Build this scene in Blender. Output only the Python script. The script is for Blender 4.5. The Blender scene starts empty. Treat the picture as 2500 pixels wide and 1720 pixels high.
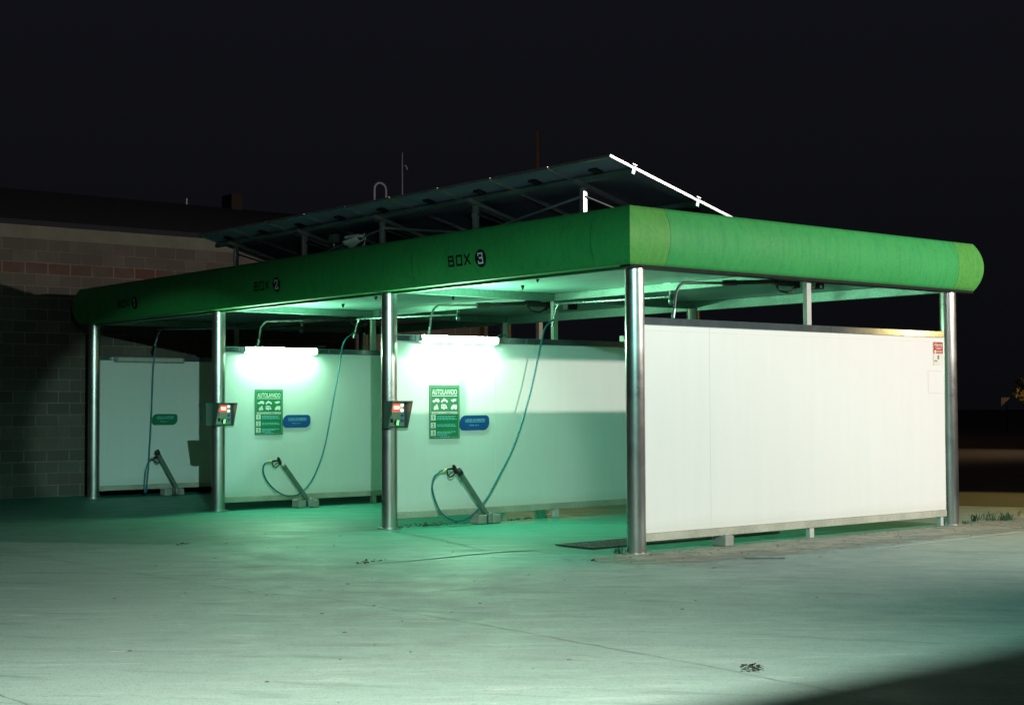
import bpy, math, random
from mathutils import Vector, Matrix
random.seed(7)
sc = bpy.context.scene
COL = sc.collection
R = math.radians
A = 4.441           # bay spacing along x
B = 5.565           # depth of the canopy along y

# ------------------------------------------------------------------ helpers
class MB:
    """collects shapes, then links them as one mesh object"""
    def __init__(s): s.v = []; s.f = []; s.sm = []
    def add(s, vs, fs, smooth=False):
        n = len(s.v); s.v += [tuple(v) for v in vs]
        s.f += [tuple(i + n for i in f) for f in fs]; s.sm += [smooth] * len(fs)
        return s
    def box(s, x0, x1, y0, y1, z0, z1, M=None):
        vs = [Vector((x, y, z)) for z in (z0, z1) for y in (y0, y1) for x in (x0, x1)]
        if M: vs = [M @ v for v in vs]
        return s.add(vs, [(0, 2, 3, 1), (4, 5, 7, 6), (0, 1, 5, 4), (1, 3, 7, 5), (3, 2, 6, 7), (2, 0, 4, 6)])
    def bbox(s, x0, x1, y0, y1, z0, z1, r=.006):
        """box with chamfered edges"""
        X = (x0, x0 + r, x1 - r, x1); Y = (y0, y0 + r, y1 - r, y1); Z = (z0, z0 + r, z1 - r, z1)
        import bmesh
        bm = bmesh.new()
        vs = [bm.verts.new((x, y, z)) for z in (z0, z1) for y in (y0, y1) for x in (x0, x1)]
        for f in [(0, 2, 3, 1), (4, 5, 7, 6), (0, 1, 5, 4), (1, 3, 7, 5), (3, 2, 6, 7), (2, 0, 4, 6)]: bm.faces.new([vs[i] for i in f])
        bmesh.ops.bevel(bm, geom=list(bm.edges), offset=r, segments=2, affect='EDGES', profile=.5)
        bm.verts.index_update()
        s.add([v.co for v in bm.verts], [[v.index for v in f.verts] for f in bm.faces])
        bm.free(); return s
    def tube(s, pts, r, n=12, caps=True):
        pts = [Vector(q) for q in pts]
        rs = r if isinstance(r, (list, tuple)) else [r] * len(pts)
        t0 = (pts[1] - pts[0]).normalized()
        u = t0.cross(Vector((0, 0, 1)))
        if u.length < 1e-3: u = t0.cross(Vector((0, 1, 0)))
        u.normalize(); vs = []; fs = []
        for i, q in enumerate(pts):
            if i == 0: t = t0
            elif i == len(pts) - 1: t = (pts[i] - pts[i - 1]).normalized()
            else: t = ((pts[i + 1] - pts[i]).normalized() + (pts[i] - pts[i - 1]).normalized()).normalized()
            u = (u - t * u.dot(t)).normalized(); w = t.cross(u)
            for k in range(n):
                an = 2 * math.pi * k / n
                vs.append(q + (u * math.cos(an) + w * math.sin(an)) * rs[i])
        for i in range(len(pts) - 1):
            for k in range(n):
                k2 = (k + 1) % n
                fs.append((i * n + k, i * n + k2, (i + 1) * n + k2, (i + 1) * n + k))
        s.add(vs, fs, True)
        if caps:
            m = len(vs) - n
            s.add(vs[:n], [tuple(reversed(range(n)))]); s.add(vs[m:], [tuple(range(n))])
        return s
    def cyl(s, p0, p1, r, n=16): return s.tube([p0, p1], r, n)
    def prism(s, poly, f):
        """closed polygon in (u,v); f(u,v,d) maps to 3D with d 0/1 for the two faces"""
        n = len(poly)
        vs = [f(u, v, 0) for u, v in poly] + [f(u, v, 1) for u, v in poly]
        return s.add(vs, [tuple(reversed(range(n))), tuple(range(n, 2 * n))] + [(i, (i + 1) % n, n + (i + 1) % n, n + i) for i in range(n)])
    def build(s, name, mat, parent=None, loc=None):
        me = bpy.data.meshes.new(name); me.from_pydata(s.v, [], s.f)
        me.polygons.foreach_set('use_smooth', s.sm); me.materials.append(mat); me.update()
        o = bpy.data.objects.new(name, me); COL.objects.link(o)
        if parent: o.parent = parent
        if loc: o.location = loc
        return o

def thing(name, label, cat, loc=(0, 0, 0), rz=0, group=None):
    o = bpy.data.objects.new(name, None); COL.objects.link(o)
    o.empty_display_size = .2; o.location = loc; o.rotation_euler = (0, 0, rz)
    return tag(o, label, cat, group)
def tag(o, label, cat, group=None, kind=None):
    o['label'] = label; o['category'] = cat
    if group: o['group'] = group
    if kind: o['kind'] = kind
    return o
def struct(o): o['kind'] = 'structure'; return o
def copy_tree(o, parent=None):
    c = o.copy(); COL.objects.link(c)
    if parent: c.parent = parent
    for ch in list(o.children): copy_tree(ch, c)
    return c
def dup(o, loc, label, rz=None):
    c = copy_tree(o); c.location = loc; c['label'] = label
    if rz is not None: c.rotation_euler = (0, 0, rz)
    return c
def spline(ctrl, n=10):
    """Catmull-Rom through the control points"""
    P = [Vector(q) for q in ctrl]; P = [P[0] * 2 - P[1]] + P + [P[-1] * 2 - P[-2]]; out = []
    for i in range(1, len(P) - 2):
        for k in range(n):
            t = k / n; a, b, c, d = P[i - 1], P[i], P[i + 1], P[i + 2]
            out.append(.5 * ((2 * b) + (c - a) * t + (2 * a - 5 * b + 4 * c - d) * t * t + (3 * b - a - 3 * c + d) * t ** 3))
    return out + [P[-2]]
_dg = None
def text2d(s, w=None, h=None, bold=0., shear=0., center=True):
    """flat lettering as (verts2d, faces), scaled into w x h"""
    cu = bpy.data.curves.new('lettering', 'FONT'); cu.body = s; cu.size = 1; cu.shear = shear; cu.offset = bold
    cu.resolution_u = 3
    o = bpy.data.objects.new('lettering', cu); COL.objects.link(o)
    bpy.context.view_layer.update()
    me = bpy.data.meshes.new_from_object(o.evaluated_get(bpy.context.evaluated_depsgraph_get()))
    vs = [(v.co.x, v.co.y) for v in me.vertices]; fs = [tuple(q.vertices) for q in me.polygons]
    bpy.data.objects.remove(o); bpy.data.curves.remove(cu); bpy.data.meshes.remove(me)
    x0 = min(v[0] for v in vs); x1 = max(v[0] for v in vs); y0 = min(v[1] for v in vs); y1 = max(v[1] for v in vs)
    sx = w / (x1 - x0) if w else None; sy = h / (y1 - y0) if h else sx
    if sx is None: sx = sy
    cx = (x0 + x1) / 2
    return [((x - (cx if center else x0)) * sx, (y - y0) * sy) for x, y in vs], fs

# ------------------------------------------------------------------ materials
class NT:
    def __init__(s, name):
        s.m = bpy.data.materials.new(name); s.m.use_nodes = True; s.t = s.m.node_tree
        s.b = s.t.nodes['Principled BSDF']; s.out = s.t.nodes['Material Output']
    def n(s, ty, **kw):
        d = s.t.nodes.new(ty)
        for k, v in kw.items():
            if k.startswith('i_'): d.inputs[k[2:].replace('_', ' ')].default_value = v
            else: setattr(d, k, v)
        return d
    def l(s, a, b): s.t.links.new(a, b)
    def coord(s, kind='Object', scale=(1, 1, 1), rot=(0, 0, 0)):
        tc = s.n('ShaderNodeTexCoord'); mp = s.n('ShaderNodeMapping'); s.l(tc.outputs[kind], mp.inputs['Vector'])
        if any(rot):    # turn first, then stretch
            mp.vector_type = 'TEXTURE'; scale = tuple(1 / q for q in scale)
        mp.inputs['Scale'].default_value = scale; mp.inputs['Rotation'].default_value = rot
        return mp.outputs['Vector']
    def noise(s, vec, scale, detail=4, rough=.55):
        d = s.n('ShaderNodeTexNoise'); d.inputs['Scale'].default_value = scale; d.inputs['Detail'].default_value = detail
        d.inputs['Roughness'].default_value = rough; s.l(vec, d.inputs['Vector']); return d.outputs['Fac']
    def ramp(s, fac, stops):
        d = s.n('ShaderNodeValToRGB'); e = d.color_ramp.elements
        while len(e) < len(stops): e.new(.5)
        for el, (p, c) in zip(e, stops): el.position = p; el.color = (c, c, c, 1) if isinstance(c, (int, float)) else (*c, 1)
        s.l(fac, d.inputs['Fac']); return d.outputs['Color']
    def mix(s, fac, a, b, mode='MIX'):
        d = s.n('ShaderNodeMix', data_type='RGBA', blend_type=mode)
        for sock, v in ((d.inputs[0], fac), (d.inputs[6], a), (d.inputs[7], b)):
            if hasattr(v, 'is_output'): s.l(v, sock)
            elif isinstance(v, (int, float)): sock.default_value = v
            else: sock.default_value = (*v, 1)
        return d.outputs[2]
    def bump(s, h, strength=.2, dist=.01):
        d = s.n('ShaderNodeBump'); d.inputs['Strength'].default_value = strength; d.inputs['Distance'].default_value = dist
        s.l(h, d.inputs['Height']); s.l(d.outputs['Normal'], s.b.inputs['Normal'])
    def set(s, color=None, rough=None, metal=None, **kw):
        for k, v in (('Base Color', color), ('Roughness', rough), ('Metallic', metal)):
            if v is None: continue
            if hasattr(v, 'is_output'): s.l(v, s.b.inputs[k])
            elif k == 'Base Color': s.b.inputs[k].default_value = (*v, 1)
            else: s.b.inputs[k].default_value = v
        for k, v in kw.items(): s.b.inputs[k].default_value = v
        return s.m

def speckled(name, c, amt=.12, scale=3., rough=.5, fine=60, bump=.0, **kw):
    """paint or plastic with slight mottling so that nothing is perfectly flat"""
    t = NT(name); v = t.coord()
    a = t.noise(v, scale, 5); b = t.noise(v, fine, 3)
    m = t.mix(.35, a, b)
    f = t.ramp(m, [(.3, 0.), (.7, 1.)])
    lo = tuple(x * (1 - amt) for x in c); hi = tuple(min(1, x * (1 + amt)) for x in c)
    if bump: t.bump(b, bump, .004)
    rr = t.ramp(a, [(.3, max(0, rough - .08)), (.7, min(1, rough + .08))])
    return t.set(t.mix(f, lo, hi), rr, **kw)

def mat_concrete():
    """worn concrete; tube-light green painted over the bays, damp streaks where they drain"""
    t = NT('concrete'); v = t.coord()
    big = t.noise(v, .35, 5, .6); mid = t.noise(v, 2.2, 7, .66); sm = t.noise(v, 17, 5, .7); fine = t.noise(v, 65, 3, .65); grit = t.noise(v, 210, 2)
    vs = t.coord(scale=(.30, 1.9, 1), rot=(0, 0, R(54))); st = t.noise(vs, 3.2, 8, .72)
    vs2 = t.coord(scale=(.3, 1.9, 1), rot=(0, 0, R(38))); st2 = t.noise(vs2, 2.3, 7, .7)
    base = t.ramp(big, [(.3, (.190, .285, .262)), (.72, (.262, .375, .343))])
    base = t.mix(t.ramp(mid, [(.38, 0), (.75, .45)]), base, (.172, .25, .23))
    base = t.mix(t.ramp(st, [(.52, 0), (.72, .75)]), base, (.37, .47, .43))
    base = t.mix(t.ramp(st2, [(.33, .8), (.46, 0)]), base, (.125, .19, .172))
    vw = t.coord(scale=(.8, 2.6, 1), rot=(0, 0, R(52))); w = t.noise(vw, 2.1, 6, .68)
    base = t.mix(t.ramp(w, [(.665, 0), (.70, .85)]), base, (.56, .55, .45))
    # green pool of the tube lights painted in: strongest under the roof, feathering outwards
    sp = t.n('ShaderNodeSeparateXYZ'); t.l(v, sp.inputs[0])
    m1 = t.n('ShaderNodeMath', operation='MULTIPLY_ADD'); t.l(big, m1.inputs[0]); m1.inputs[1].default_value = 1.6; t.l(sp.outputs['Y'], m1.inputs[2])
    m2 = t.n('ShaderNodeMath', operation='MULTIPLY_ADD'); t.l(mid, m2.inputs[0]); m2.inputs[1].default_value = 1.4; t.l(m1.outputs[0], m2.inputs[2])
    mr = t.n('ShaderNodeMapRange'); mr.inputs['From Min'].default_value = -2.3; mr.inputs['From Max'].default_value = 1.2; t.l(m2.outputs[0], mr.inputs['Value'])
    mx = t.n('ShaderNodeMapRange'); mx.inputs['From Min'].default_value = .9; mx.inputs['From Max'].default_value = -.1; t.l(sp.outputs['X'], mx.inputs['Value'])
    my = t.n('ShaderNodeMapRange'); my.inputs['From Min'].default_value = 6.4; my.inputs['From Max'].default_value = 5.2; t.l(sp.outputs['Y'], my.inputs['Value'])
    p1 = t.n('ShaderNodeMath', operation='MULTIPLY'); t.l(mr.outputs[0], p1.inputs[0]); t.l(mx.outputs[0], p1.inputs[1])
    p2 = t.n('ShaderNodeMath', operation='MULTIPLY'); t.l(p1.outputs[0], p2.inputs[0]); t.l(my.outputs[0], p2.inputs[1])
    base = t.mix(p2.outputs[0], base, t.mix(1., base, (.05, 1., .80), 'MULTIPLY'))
    base = t.mix(t.ramp(sm, [(.30, .55), (.46, 0)]), base, (.115, .165, .15))
    base = t.mix(t.ramp(fine, [(.32, .8), (.46, 0)]), base, (.095, .14, .128))
    base = t.mix(t.ramp(grit, [(.34, .6), (.48, 0)]), base, (.125, .175, .16))
    base = t.mix(t.ramp(grit, [(.56, 0), (.7, .35)]), base, (.48, .52, .46))
    h = t.mix(.5, sm, fine); t.bump(h, .45, .006)
    rg = t.mix(p2.outputs[0], t.ramp(mid, [(.3, .55), (.7, .85)]), t.ramp(st, [(.34, .30), (.58, .7)]))
    return t.set(base, rg)
def mat_asphalt(name, c0, c1):
    t = NT(name); v = t.coord()
    n1 = t.noise(v, .5, 5); n2 = t.noise(v, 120, 3)
    base = t.ramp(n1, [(.3, c0), (.7, c1)])
    base = t.mix(t.ramp(n2, [(.35, .6), (.5, 0)]), base, tuple(x * .5 for x in c0))
    t.bump(n2, .5, .006); return t.set(base, .8)
def mat_dirt():
    t = NT('sandy_dirt'); v = t.coord()
    n1 = t.noise(v, 1.6, 6, .65); n2 = t.noise(v, 45, 4, .65); n3 = t.noise(v, 160, 2)
    base = t.ramp(n1, [(.3, (.25, .27, .225)), (.7, (.36, .365, .295))])
    base = t.mix(t.ramp(n2, [(.34, .7), (.48, 0)]), base, (.17, .18, .15))
    base = t.mix(t.ramp(n3, [(.56, 0), (.7, .6)]), base, (.60, .58, .46))
    t.bump(n2, .7, .012)
    # ragged edge: the strip thins out into bare concrete
    uv = t.n('ShaderNodeUVMap'); sx = t.n('ShaderNodeSeparateXYZ'); t.l(uv.outputs['UV'], sx.inputs[0])
    nn = t.noise(v, 3.5, 6, .7)
    ad = t.n('ShaderNodeMath', operation='ADD'); t.l(sx.outputs['X'], ad.inputs[0]); t.l(nn, ad.inputs[1])
    al = t.ramp(ad.outputs[0], [(.60, 0.), (1.0, .95)])
    t.l(al, t.b.inputs['Alpha'])
    return t.set(base, .9)
def mat_blocks():
    """grey 40x20 cm concrete block wall with one red course and mortar joints"""
    t = NT('block_masonry'); tc = t.n('ShaderNodeTexCoord'); sp = t.n('ShaderNodeSeparateXYZ'); t.l(tc.outputs['Object'], sp.inputs[0])
    cb = t.n('ShaderNodeCombineXYZ'); t.l(sp.outputs['Y'], cb.inputs[0]); t.l(sp.outputs['Z'], cb.inputs[1])
    br = t.n('ShaderNodeTexBrick'); br.offset = .5; t.l(cb.outputs[0], br.inputs['Vector'])
    br.inputs['Scale'].default_value = 1; br.inputs['Brick Width'].default_value = .41; br.inputs['Row Height'].default_value = .205
    br.inputs['Mortar Size'].default_value = .011; br.inputs['Mortar Smooth'].default_value = .25; br.inputs['Bias'].default_value = -.25
    br.inputs['Color1'].default_value = (.11, .10, .088, 1); br.inputs['Color2'].default_value = (.21, .20, .18, 1); br.inputs['Mortar'].default_value = (.32, .275, .20, 1)
    v = tc.outputs['Object']; n1 = t.noise(v, 1.2, 5, .65); n2 = t.noise(v, 38, 4, .7)
    # whole courses differ
    fl = t.n('ShaderNodeMath', operation='DIVIDE'); t.l(sp.outputs['Z'], fl.inputs[0]); fl.inputs[1].default_value = .205
    f2 = t.n('ShaderNodeMath', operation='FLOOR'); t.l(fl.outputs[0], f2.inputs[0])
    eq = t.n('ShaderNodeMath', operation='COMPARE'); t.l(f2.outputs[0], eq.inputs[0]); eq.inputs[1].default_value = 19; eq.inputs[2].default_value = .2
    isb = t.n('ShaderNodeMath', operation='MULTIPLY'); t.l(eq.outputs[0], isb.inputs[0])
    inv = t.n('ShaderNodeMath', operation='SUBTRACT'); inv.inputs[0].default_value = 1; t.l(br.outputs['Fac'], inv.inputs[1]); t.l(inv.outputs[0], isb.inputs[1])
    i2 = t.n('ShaderNodeMath', operation='MULTIPLY'); t.l(isb.outputs[0], i2.inputs[0]); t.l(t.ramp(t.noise(v, 1.1, 3), [(.40, .35), (.54, .95)]), i2.inputs[1])
    c = t.mix(i2.outputs[0], br.outputs['Color'], (.15, .055, .042))
    wn = t.n('ShaderNodeTexWhiteNoise', noise_dimensions='1D'); t.l(f2.outputs[0], wn.inputs['W'])
    c = t.mix(t.ramp(wn.outputs['Value'], [(.3, .5), (.6, 0)]), c, (.16, .125, .10))
    c = t.mix(t.ramp(n1, [(.35, .6), (.6, 0)]), c, (.11, .09, .075))
    c = t.mix(t.ramp(n2, [(.35, .6), (.55, 0)]), c, (.09, .08, .07))
    t.bump(t.mix(.3, inv.outputs[0], n2), .8, .012)
    return t.set(c, .9)
def mat_steel(name, c=(.60, .60, .585), rough=.29, aniso=.6):
    t = NT(name); v = t.coord(scale=(1, 1, 1)); n1 = t.noise(v, 2.5, 4); n2 = t.noise(v, 4, 5, .6)
    tg = t.n('ShaderNodeTangent', direction_type='RADIAL', axis='Z'); t.l(tg.outputs[0], t.b.inputs['Tangent'])
    t.b.inputs['Anisotropic'].default_value = aniso
    return t.set(t.mix(t.ramp(n1, [(.3, 0), (.7, 1)]), tuple(x * .86 for x in c), c), t.ramp(n2, [(.3, rough - .03), (.7, rough + .06)]), 1.)
def mat_galv(name, c=(.55, .57, .58), rough=.42):
    t = NT(name); v = t.coord(); vo = t.n('ShaderNodeTexVoronoi'); vo.inputs['Scale'].default_value = 38; t.l(v, vo.inputs['Vector'])
    n1 = t.noise(v, 3, 5, .6); n2 = t.noise(v, 24, 4, .7)
    sp = t.mix(t.ramp(vo.outputs['Distance'], [(.1, 0), (.7, 1)]), tuple(x * .78 for x in c), c)
    sp = t.mix(t.ramp(n2, [(.55, 0), (.75, .5)]), sp, tuple(x * .6 for x in c))
    return t.set(sp, t.ramp(n1, [(.3, rough * .72), (.7, rough * 1.28)]), .85)
def mat_panel():
    """white sandwich-panel skin, faint ribbing and water marks"""
    t = NT('white_panel_skin'); v = t.coord(); vs = t.coord(scale=(1, 5, .35)); n1 = t.noise(vs, 1.6, 5, .6); n2 = t.noise(v, 140, 2); n3 = t.noise(v, .7, 3)
    c = t.ramp(n1, [(.3, (.775, .78, .765)), (.65, (.80, .80, .785))])
    c = t.mix(t.ramp(n2, [(.3, .25), (.5, 0)]), c, (.66, .665, .64))
    n4 = t.noise(v, 9, 6, .75); c = t.mix(t.ramp(n4, [(.70, 0), (.76, .35)]), c, (.52, .52, .46))
    # splash dirt near the bottom edge
    sp = t.n('ShaderNodeSeparateXYZ'); tc = t.n('ShaderNodeTexCoord'); t.l(tc.outputs['Object'], sp.inputs[0])
    nn = t.n('ShaderNodeMath', operation='MULTIPLY_ADD'); t.l(n3, nn.inputs[0]); nn.inputs[1].default_value = -.25; t.l(sp.outputs['Z'], nn.inputs[2])
    c = t.mix(t.ramp(nn.outputs[0], [(.06, .35), (.22, 0)]), c, (.58, .56, .46))
    return t.set(c, .42)
def mat_fascia(name, c):
    t = NT(name); v = t.coord(); n1 = t.noise(v, 1.3, 5, .6); n2 = t.noise(v, 90, 2)
    vs = t.coord(scale=(9, 9, .6)); n3 = t.noise(vs, 1.6, 6, .7)
    k = t.ramp(n1, [(.3, 0), (.7, 1)])
    col = t.mix(k, tuple(x * .88 for x in c), tuple(x * 1.06 for x in c))
    col = t.mix(t.ramp(t.noise(v, 26, 4, .7), [(.38, 0), (.62, .8)]), col, (c[0] * 2.1, c[1] * 1.04, c[2] * .72))
    col = t.mix(t.ramp(n3, [(.34, .5), (.52, 0)]), col, tuple(x * .68 for x in c)); t.bump(t.noise(v, 4, 2), .12, .02)
    col = t.mix(t.ramp(n2, [(.3, .3), (.5, 0)]), col, tuple(x * .72 for x in c))
    t.b.inputs['Specular IOR Level'].default_value = .3
    return t.set(col, t.ramp(n1, [(.3, .58), (.7, .72)]))
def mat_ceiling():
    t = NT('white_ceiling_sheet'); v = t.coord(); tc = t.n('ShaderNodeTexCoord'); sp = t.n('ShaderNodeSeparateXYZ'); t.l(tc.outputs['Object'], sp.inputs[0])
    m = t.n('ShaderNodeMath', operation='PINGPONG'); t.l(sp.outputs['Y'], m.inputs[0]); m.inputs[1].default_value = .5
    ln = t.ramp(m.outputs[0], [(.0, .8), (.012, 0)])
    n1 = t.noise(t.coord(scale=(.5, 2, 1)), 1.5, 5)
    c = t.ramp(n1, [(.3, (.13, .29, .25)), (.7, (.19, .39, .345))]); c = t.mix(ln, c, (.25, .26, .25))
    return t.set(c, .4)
def emit(name, c, strength, base=(.8, .8, .8)):
    t = NT(name); t.b.inputs['Emission Color'].default_value = (*c, 1); t.b.inputs['Emission Strength'].default_value = strength
    return t.set(base, .3)

M = dict(
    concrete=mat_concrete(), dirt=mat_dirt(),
    asphalt=mat_asphalt('asphalt', (.045, .04, .036), (.085, .076, .066)), blocks=mat_blocks(),
    steel=mat_steel('brushed_steel'), rail=mat_galv('rail_steel', (.42, .52, .56), .10), dirtyrail=speckled('stained_rail', (.40, .40, .33), .3, 2.5, .6, 25, .1), postm=speckled('zinc_post', (.50, .51, .48), .12, 6, .45), pipe=speckled('dark_pipe', (.06, .07, .065), .2, 8, .35), holder=speckled('holder_steel', (.12, .17, .14), .2, 7, .35), galv=mat_galv('galvanised_steel'), beam=mat_galv('beam_galvanised', (.30, .47, .42), .5),
    panel=mat_panel(), ceiling=mat_ceiling(),
    green=mat_fascia('green_fascia_paint', (.030, .335, .10)), lime=mat_fascia('lime_fascia_paint', (.060, .333, .072)),
    black=speckled('black_plastic', (.010, .010, .011), .3, 8, .5), matt_black=speckled('matt_black_finish', (.006, .006, .006), .3, 8, .9), rubber=speckled('black_rubber', (.02, .02, .021), .3, 8, .7),
    red=speckled('red_plastic', (.25, .02, .025), .2, 9, .4), blackpaint=speckled('black_vinyl', (.010, .010, .012), .2, 9, .45),
    white=speckled('white_vinyl', (.78, .80, .77), .05, 9, .45), whitepaint=speckled('white_paint', (.75, .77, .74), .08, 6, .45),
    signgreen=speckled('green_vinyl', (.012, .20, .085), .12, 6, .4), darkgreen=speckled('dark_green_vinyl', (.015, .10, .045), .1, 6, .4),
    blue=speckled('blue_vinyl', (.006, .075, .30), .12, 6, .38), cyan=speckled('pale_blue_vinyl', (.25, .62, .70), .08, 6, .4),
    hose=speckled('blue_hose', (.012, .15, .19), .15, 20, .35), brass=mat_galv('brass', (.75, .58, .22), .25),
    alarm=speckled('red_vinyl', (.45, .05, .03), .1, 9, .4), cream=speckled('cream_vinyl', (.74, .73, .66), .05, 9, .45), grey=speckled('grey_vinyl', (.22, .24, .25), .1, 9, .45),
    ghost=speckled('old_glue', (.70, .69, .63), .06, 14, .6), seam=speckled('panel_seam', (.70, .705, .69), .1, 9, .6),
    box=speckled('green_grey_housing', (.09, .15, .12), .15, 9, .4), face=mat_galv('steel_face_plate', (.50, .54, .52), .35),
    frame=mat_galv('aluminium_frame', (.70, .71, .72), .38), backsheet=speckled('solar_backsheet', (.26, .27, .40), .12, 4, .5), cell=speckled('solar_glass', (.012, .016, .035), .2, 8, .15),
    coping=speckled('rendered_coping', (.20, .195, .15), .25, 2.2, .9, 40, .5), brick=speckled('brick_house', (.075, .05, .036), .25, 4, .9, 50, .4), tile=speckled('roof_tiles', (.035, .035, .042), .3, 5, .9, 30, .6),
    block=speckled('cast_concrete', (.30, .30, .27), .2, 7, .85, 60, .4), joint=speckled('joint_dirt', (.16, .19, .17), .3, 12, .9), grate=mat_galv('iron_grate', (.16, .17, .17), .5),
    pit=speckled('drain_pit', (.02, .022, .02), .2, 6, .7), stone=speckled('pebbles', (.14, .13, .11), .5, 25, .9), leaf=speckled('dead_leaves', (.022, .018, .012), .5, 20, .8),
    grass=speckled('weed_green', (.025, .085, .04), .3, 20, .6), wet=NT('standing_water').set((.15, .36, .30), .38),
    foliage=speckled('tree_leaves', (.09, .10, .03), .4, 1, .6), bark=speckled('bark', (.07, .05, .035), .3, 6, .9), rust=speckled('old_pole', (.05, .055, .06), .3, 6, .8),
    tube=emit('lit_tube_diffuser', (.46, 1.0, .58), 268.), tubeoff=speckled('unlit_diffuser', (.55, .56, .52), .05, 6, .3),
    ledhalo=emit('red_halo', (1., .11, .06), .75, (.35, .05, .04)), led=emit('red_display', (1., .10, .05), 34., (.3, .02, .02)), button=emit('green_button', (.25, 1., .3), .9, (.3, .8, .35)), whitelamp=emit('white_push_button', (.85, 1., .8), 1.2), bluebtn=speckled('blue_button', (.03, .16, .45), .1, 9, .3),
    chrome=mat_galv('chrome', (.34, .44, .42), .26),
)

# ------------------------------------------------------------------ ground
def sheet(name, poly, z, mat, uv=None):
    me = bpy.data.meshes.new(name); me.from_pydata([(x, y, z) for x, y in poly], [], [tuple(range(len(poly)))])
    me.materials.append(mat); o = bpy.data.objects.new(name, me); COL.objects.link(o); return o
struct(sheet('ground', [(-400, -300), (400, -300), (400, 500), (-400, 500)], -.012, M['asphalt']))
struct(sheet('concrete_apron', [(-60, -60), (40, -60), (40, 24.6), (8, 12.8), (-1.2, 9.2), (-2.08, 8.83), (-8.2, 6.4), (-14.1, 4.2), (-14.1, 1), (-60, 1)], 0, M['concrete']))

# sandy dirt strip in front of the near panel, thinning outwards (uv.x = 1 inside, 0 at the rim)
def dirt_strip():
    rows = []; N = 60
    for i in range(N + 1):
        y = -1.15 + 9.6 * i / N
        wgt = min(1, (y + 1.15) / .9) * min(1, max(0, (8.4 - y)) / 1.2)
        x0 = .10 - .10 * max(0, -y); x1 = 1.32 + .05 * math.sin(y * 1.3)
        cols = [(x0 - .25, .05), (x0 + .05, .45 * wgt), (x0 + .35, .5 * wgt), (x0 + .75, .36 * wgt), (x1, .02)]
        rows.append([(x, y, w) for x, w in cols])
    vs = []; fs = []; uvs = []
    for r in rows:
        for x, y, w in r: vs.append((x, y, .008)); uvs.append((w, 0))
    for i in range(N):
        for k in range(4): fs.append((i * 5 + k, i * 5 + k + 1, i * 5 + k + 6, i * 5 + k + 5))
    me = bpy.data.meshes.new('dirt_strip'); me.from_pydata(vs, [], fs); ul = me.uv_layers.new(name='UVMap')
    for lp in me.loops: ul.data[lp.index].uv = uvs[lp.vertex_index]
    me.materials.append(M['dirt']); o = bpy.data.objects.new('dirt_strip', me); COL.objects.link(o); struct(o)
dirt_strip()

def ribbon(mb, pts, w, z, jit=.012, step=.12):
    P = []
    for (x0, y0), (x1, y1) in zip(pts, pts[1:]):
        L = math.hypot(x1 - x0, y1 - y0); n = max(1, int(L / step)); nx, ny = -(y1 - y0) / L, (x1 - x0) / L
        for k in range(n):
            t = k / n; j = random.uniform(-jit, jit)
            P.append((x0 + (x1 - x0) * t + nx * j, y0 + (y1 - y0) * t + ny * j, nx, ny))
    vs = []; fs = []
    for x, y, nx, ny in P:
        ww = w * random.uniform(.4, 1.25) / 2
        vs += [(x + nx * ww, y + ny * ww, z), (x - nx * ww, y - ny * ww, z)]
    for i in range(len(P) - 1): fs.append((2 * i, 2 * i + 1, 2 * i + 3, 2 * i + 2))
    mb.add(vs, fs)
j = MB()
ribbon(j, [(-6, -4.85), (.2, -4.62), (1.07, -4.394), (3.25, -4.36), (5.0, -4.41), (6.2, -4.5), (12, -4.5)], .009, .006)
ribbon(j, [(-6, -8.1), (3.2, -7.89), (3.6, -7.87), (9, -7.7)], .009, .006)
ribbon(j, [(1.05, -4.4), (1.2, -3.4), (1.34, -2.78), (1.5, -1.3), (1.42, .5)], .012, .006)
ribbon(j, [(-4.2, -.2), (-3.7, -.31), (-2.86, -.48), (-1.87, -.77), (-1.27, -.96)], .022, .010, .02)
ribbon(j, [(-4.44, -4.8), (-4.4, -.2)], .014, .006); ribbon(j, [(-8.88, -4.9), (-8.85, -.2)], .014, .006)
ribbon(j, [(-.3, 7.6), (-.9, 8.6)], .03, .006)
struct(j.build('concrete_joints', M['joint']))
j = MB(); ribbon(j, [(1.36, 2.2), (1.30, 3.9), (1.22, 5.3), (1.15, 7)], .022, .013, .012)
struct(j.build('pale_slab_edge', M['ghost']))
# water running out of the bay
w = MB(); pts = [(-1.03, -2.5, .008), (-1.02, -2.3, .02), (-1.03, -1.85, .03), (-1.12, -1.3, .04), (-1.10, -.8, .05), (-1.0, -.5, .02)]
vs = []; fs = []
sp = spline(pts, 6)
for q in sp: vs += [(q.x - q.z, q.y, .009), (q.x + q.z, q.y, .009)]
for i in range(len(sp) - 1): fs.append((2 * i, 2 * i + 1, 2 * i + 3, 2 * i + 2))
struct(w.add(vs, fs).build('water_trickle', M['wet']))

# drain grate in the near bay
t = thing('drain_grate', 'long dark iron drain grate set in the floor of the nearest bay', 'drain grate', (-.95, 1.5, 0))
MB().box(-.29, .29, -1.5, 1.5, .0055, .0075).build('pit', M['pit'], t)
g = MB()
for x in (-.3, .28): g.box(x, x + .02, -1.52, 1.52, .008, .022)
for y in (-1.52, 1.5): g.box(-.28, .28, y, y + .02, .008, .022)
g.build('frame', M['grate'], t)
g = MB()
for k in range(49): g.box(-.279, .279, -1.48 + k * .0605, -1.48 + k * .0605 + .022, .009, .02)
for x in (-.14, 0, .14): g.box(x - .006, x + .006, -1.49, 1.49, .010, .0195)
g.build('grille', M['grate'], t)

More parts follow.
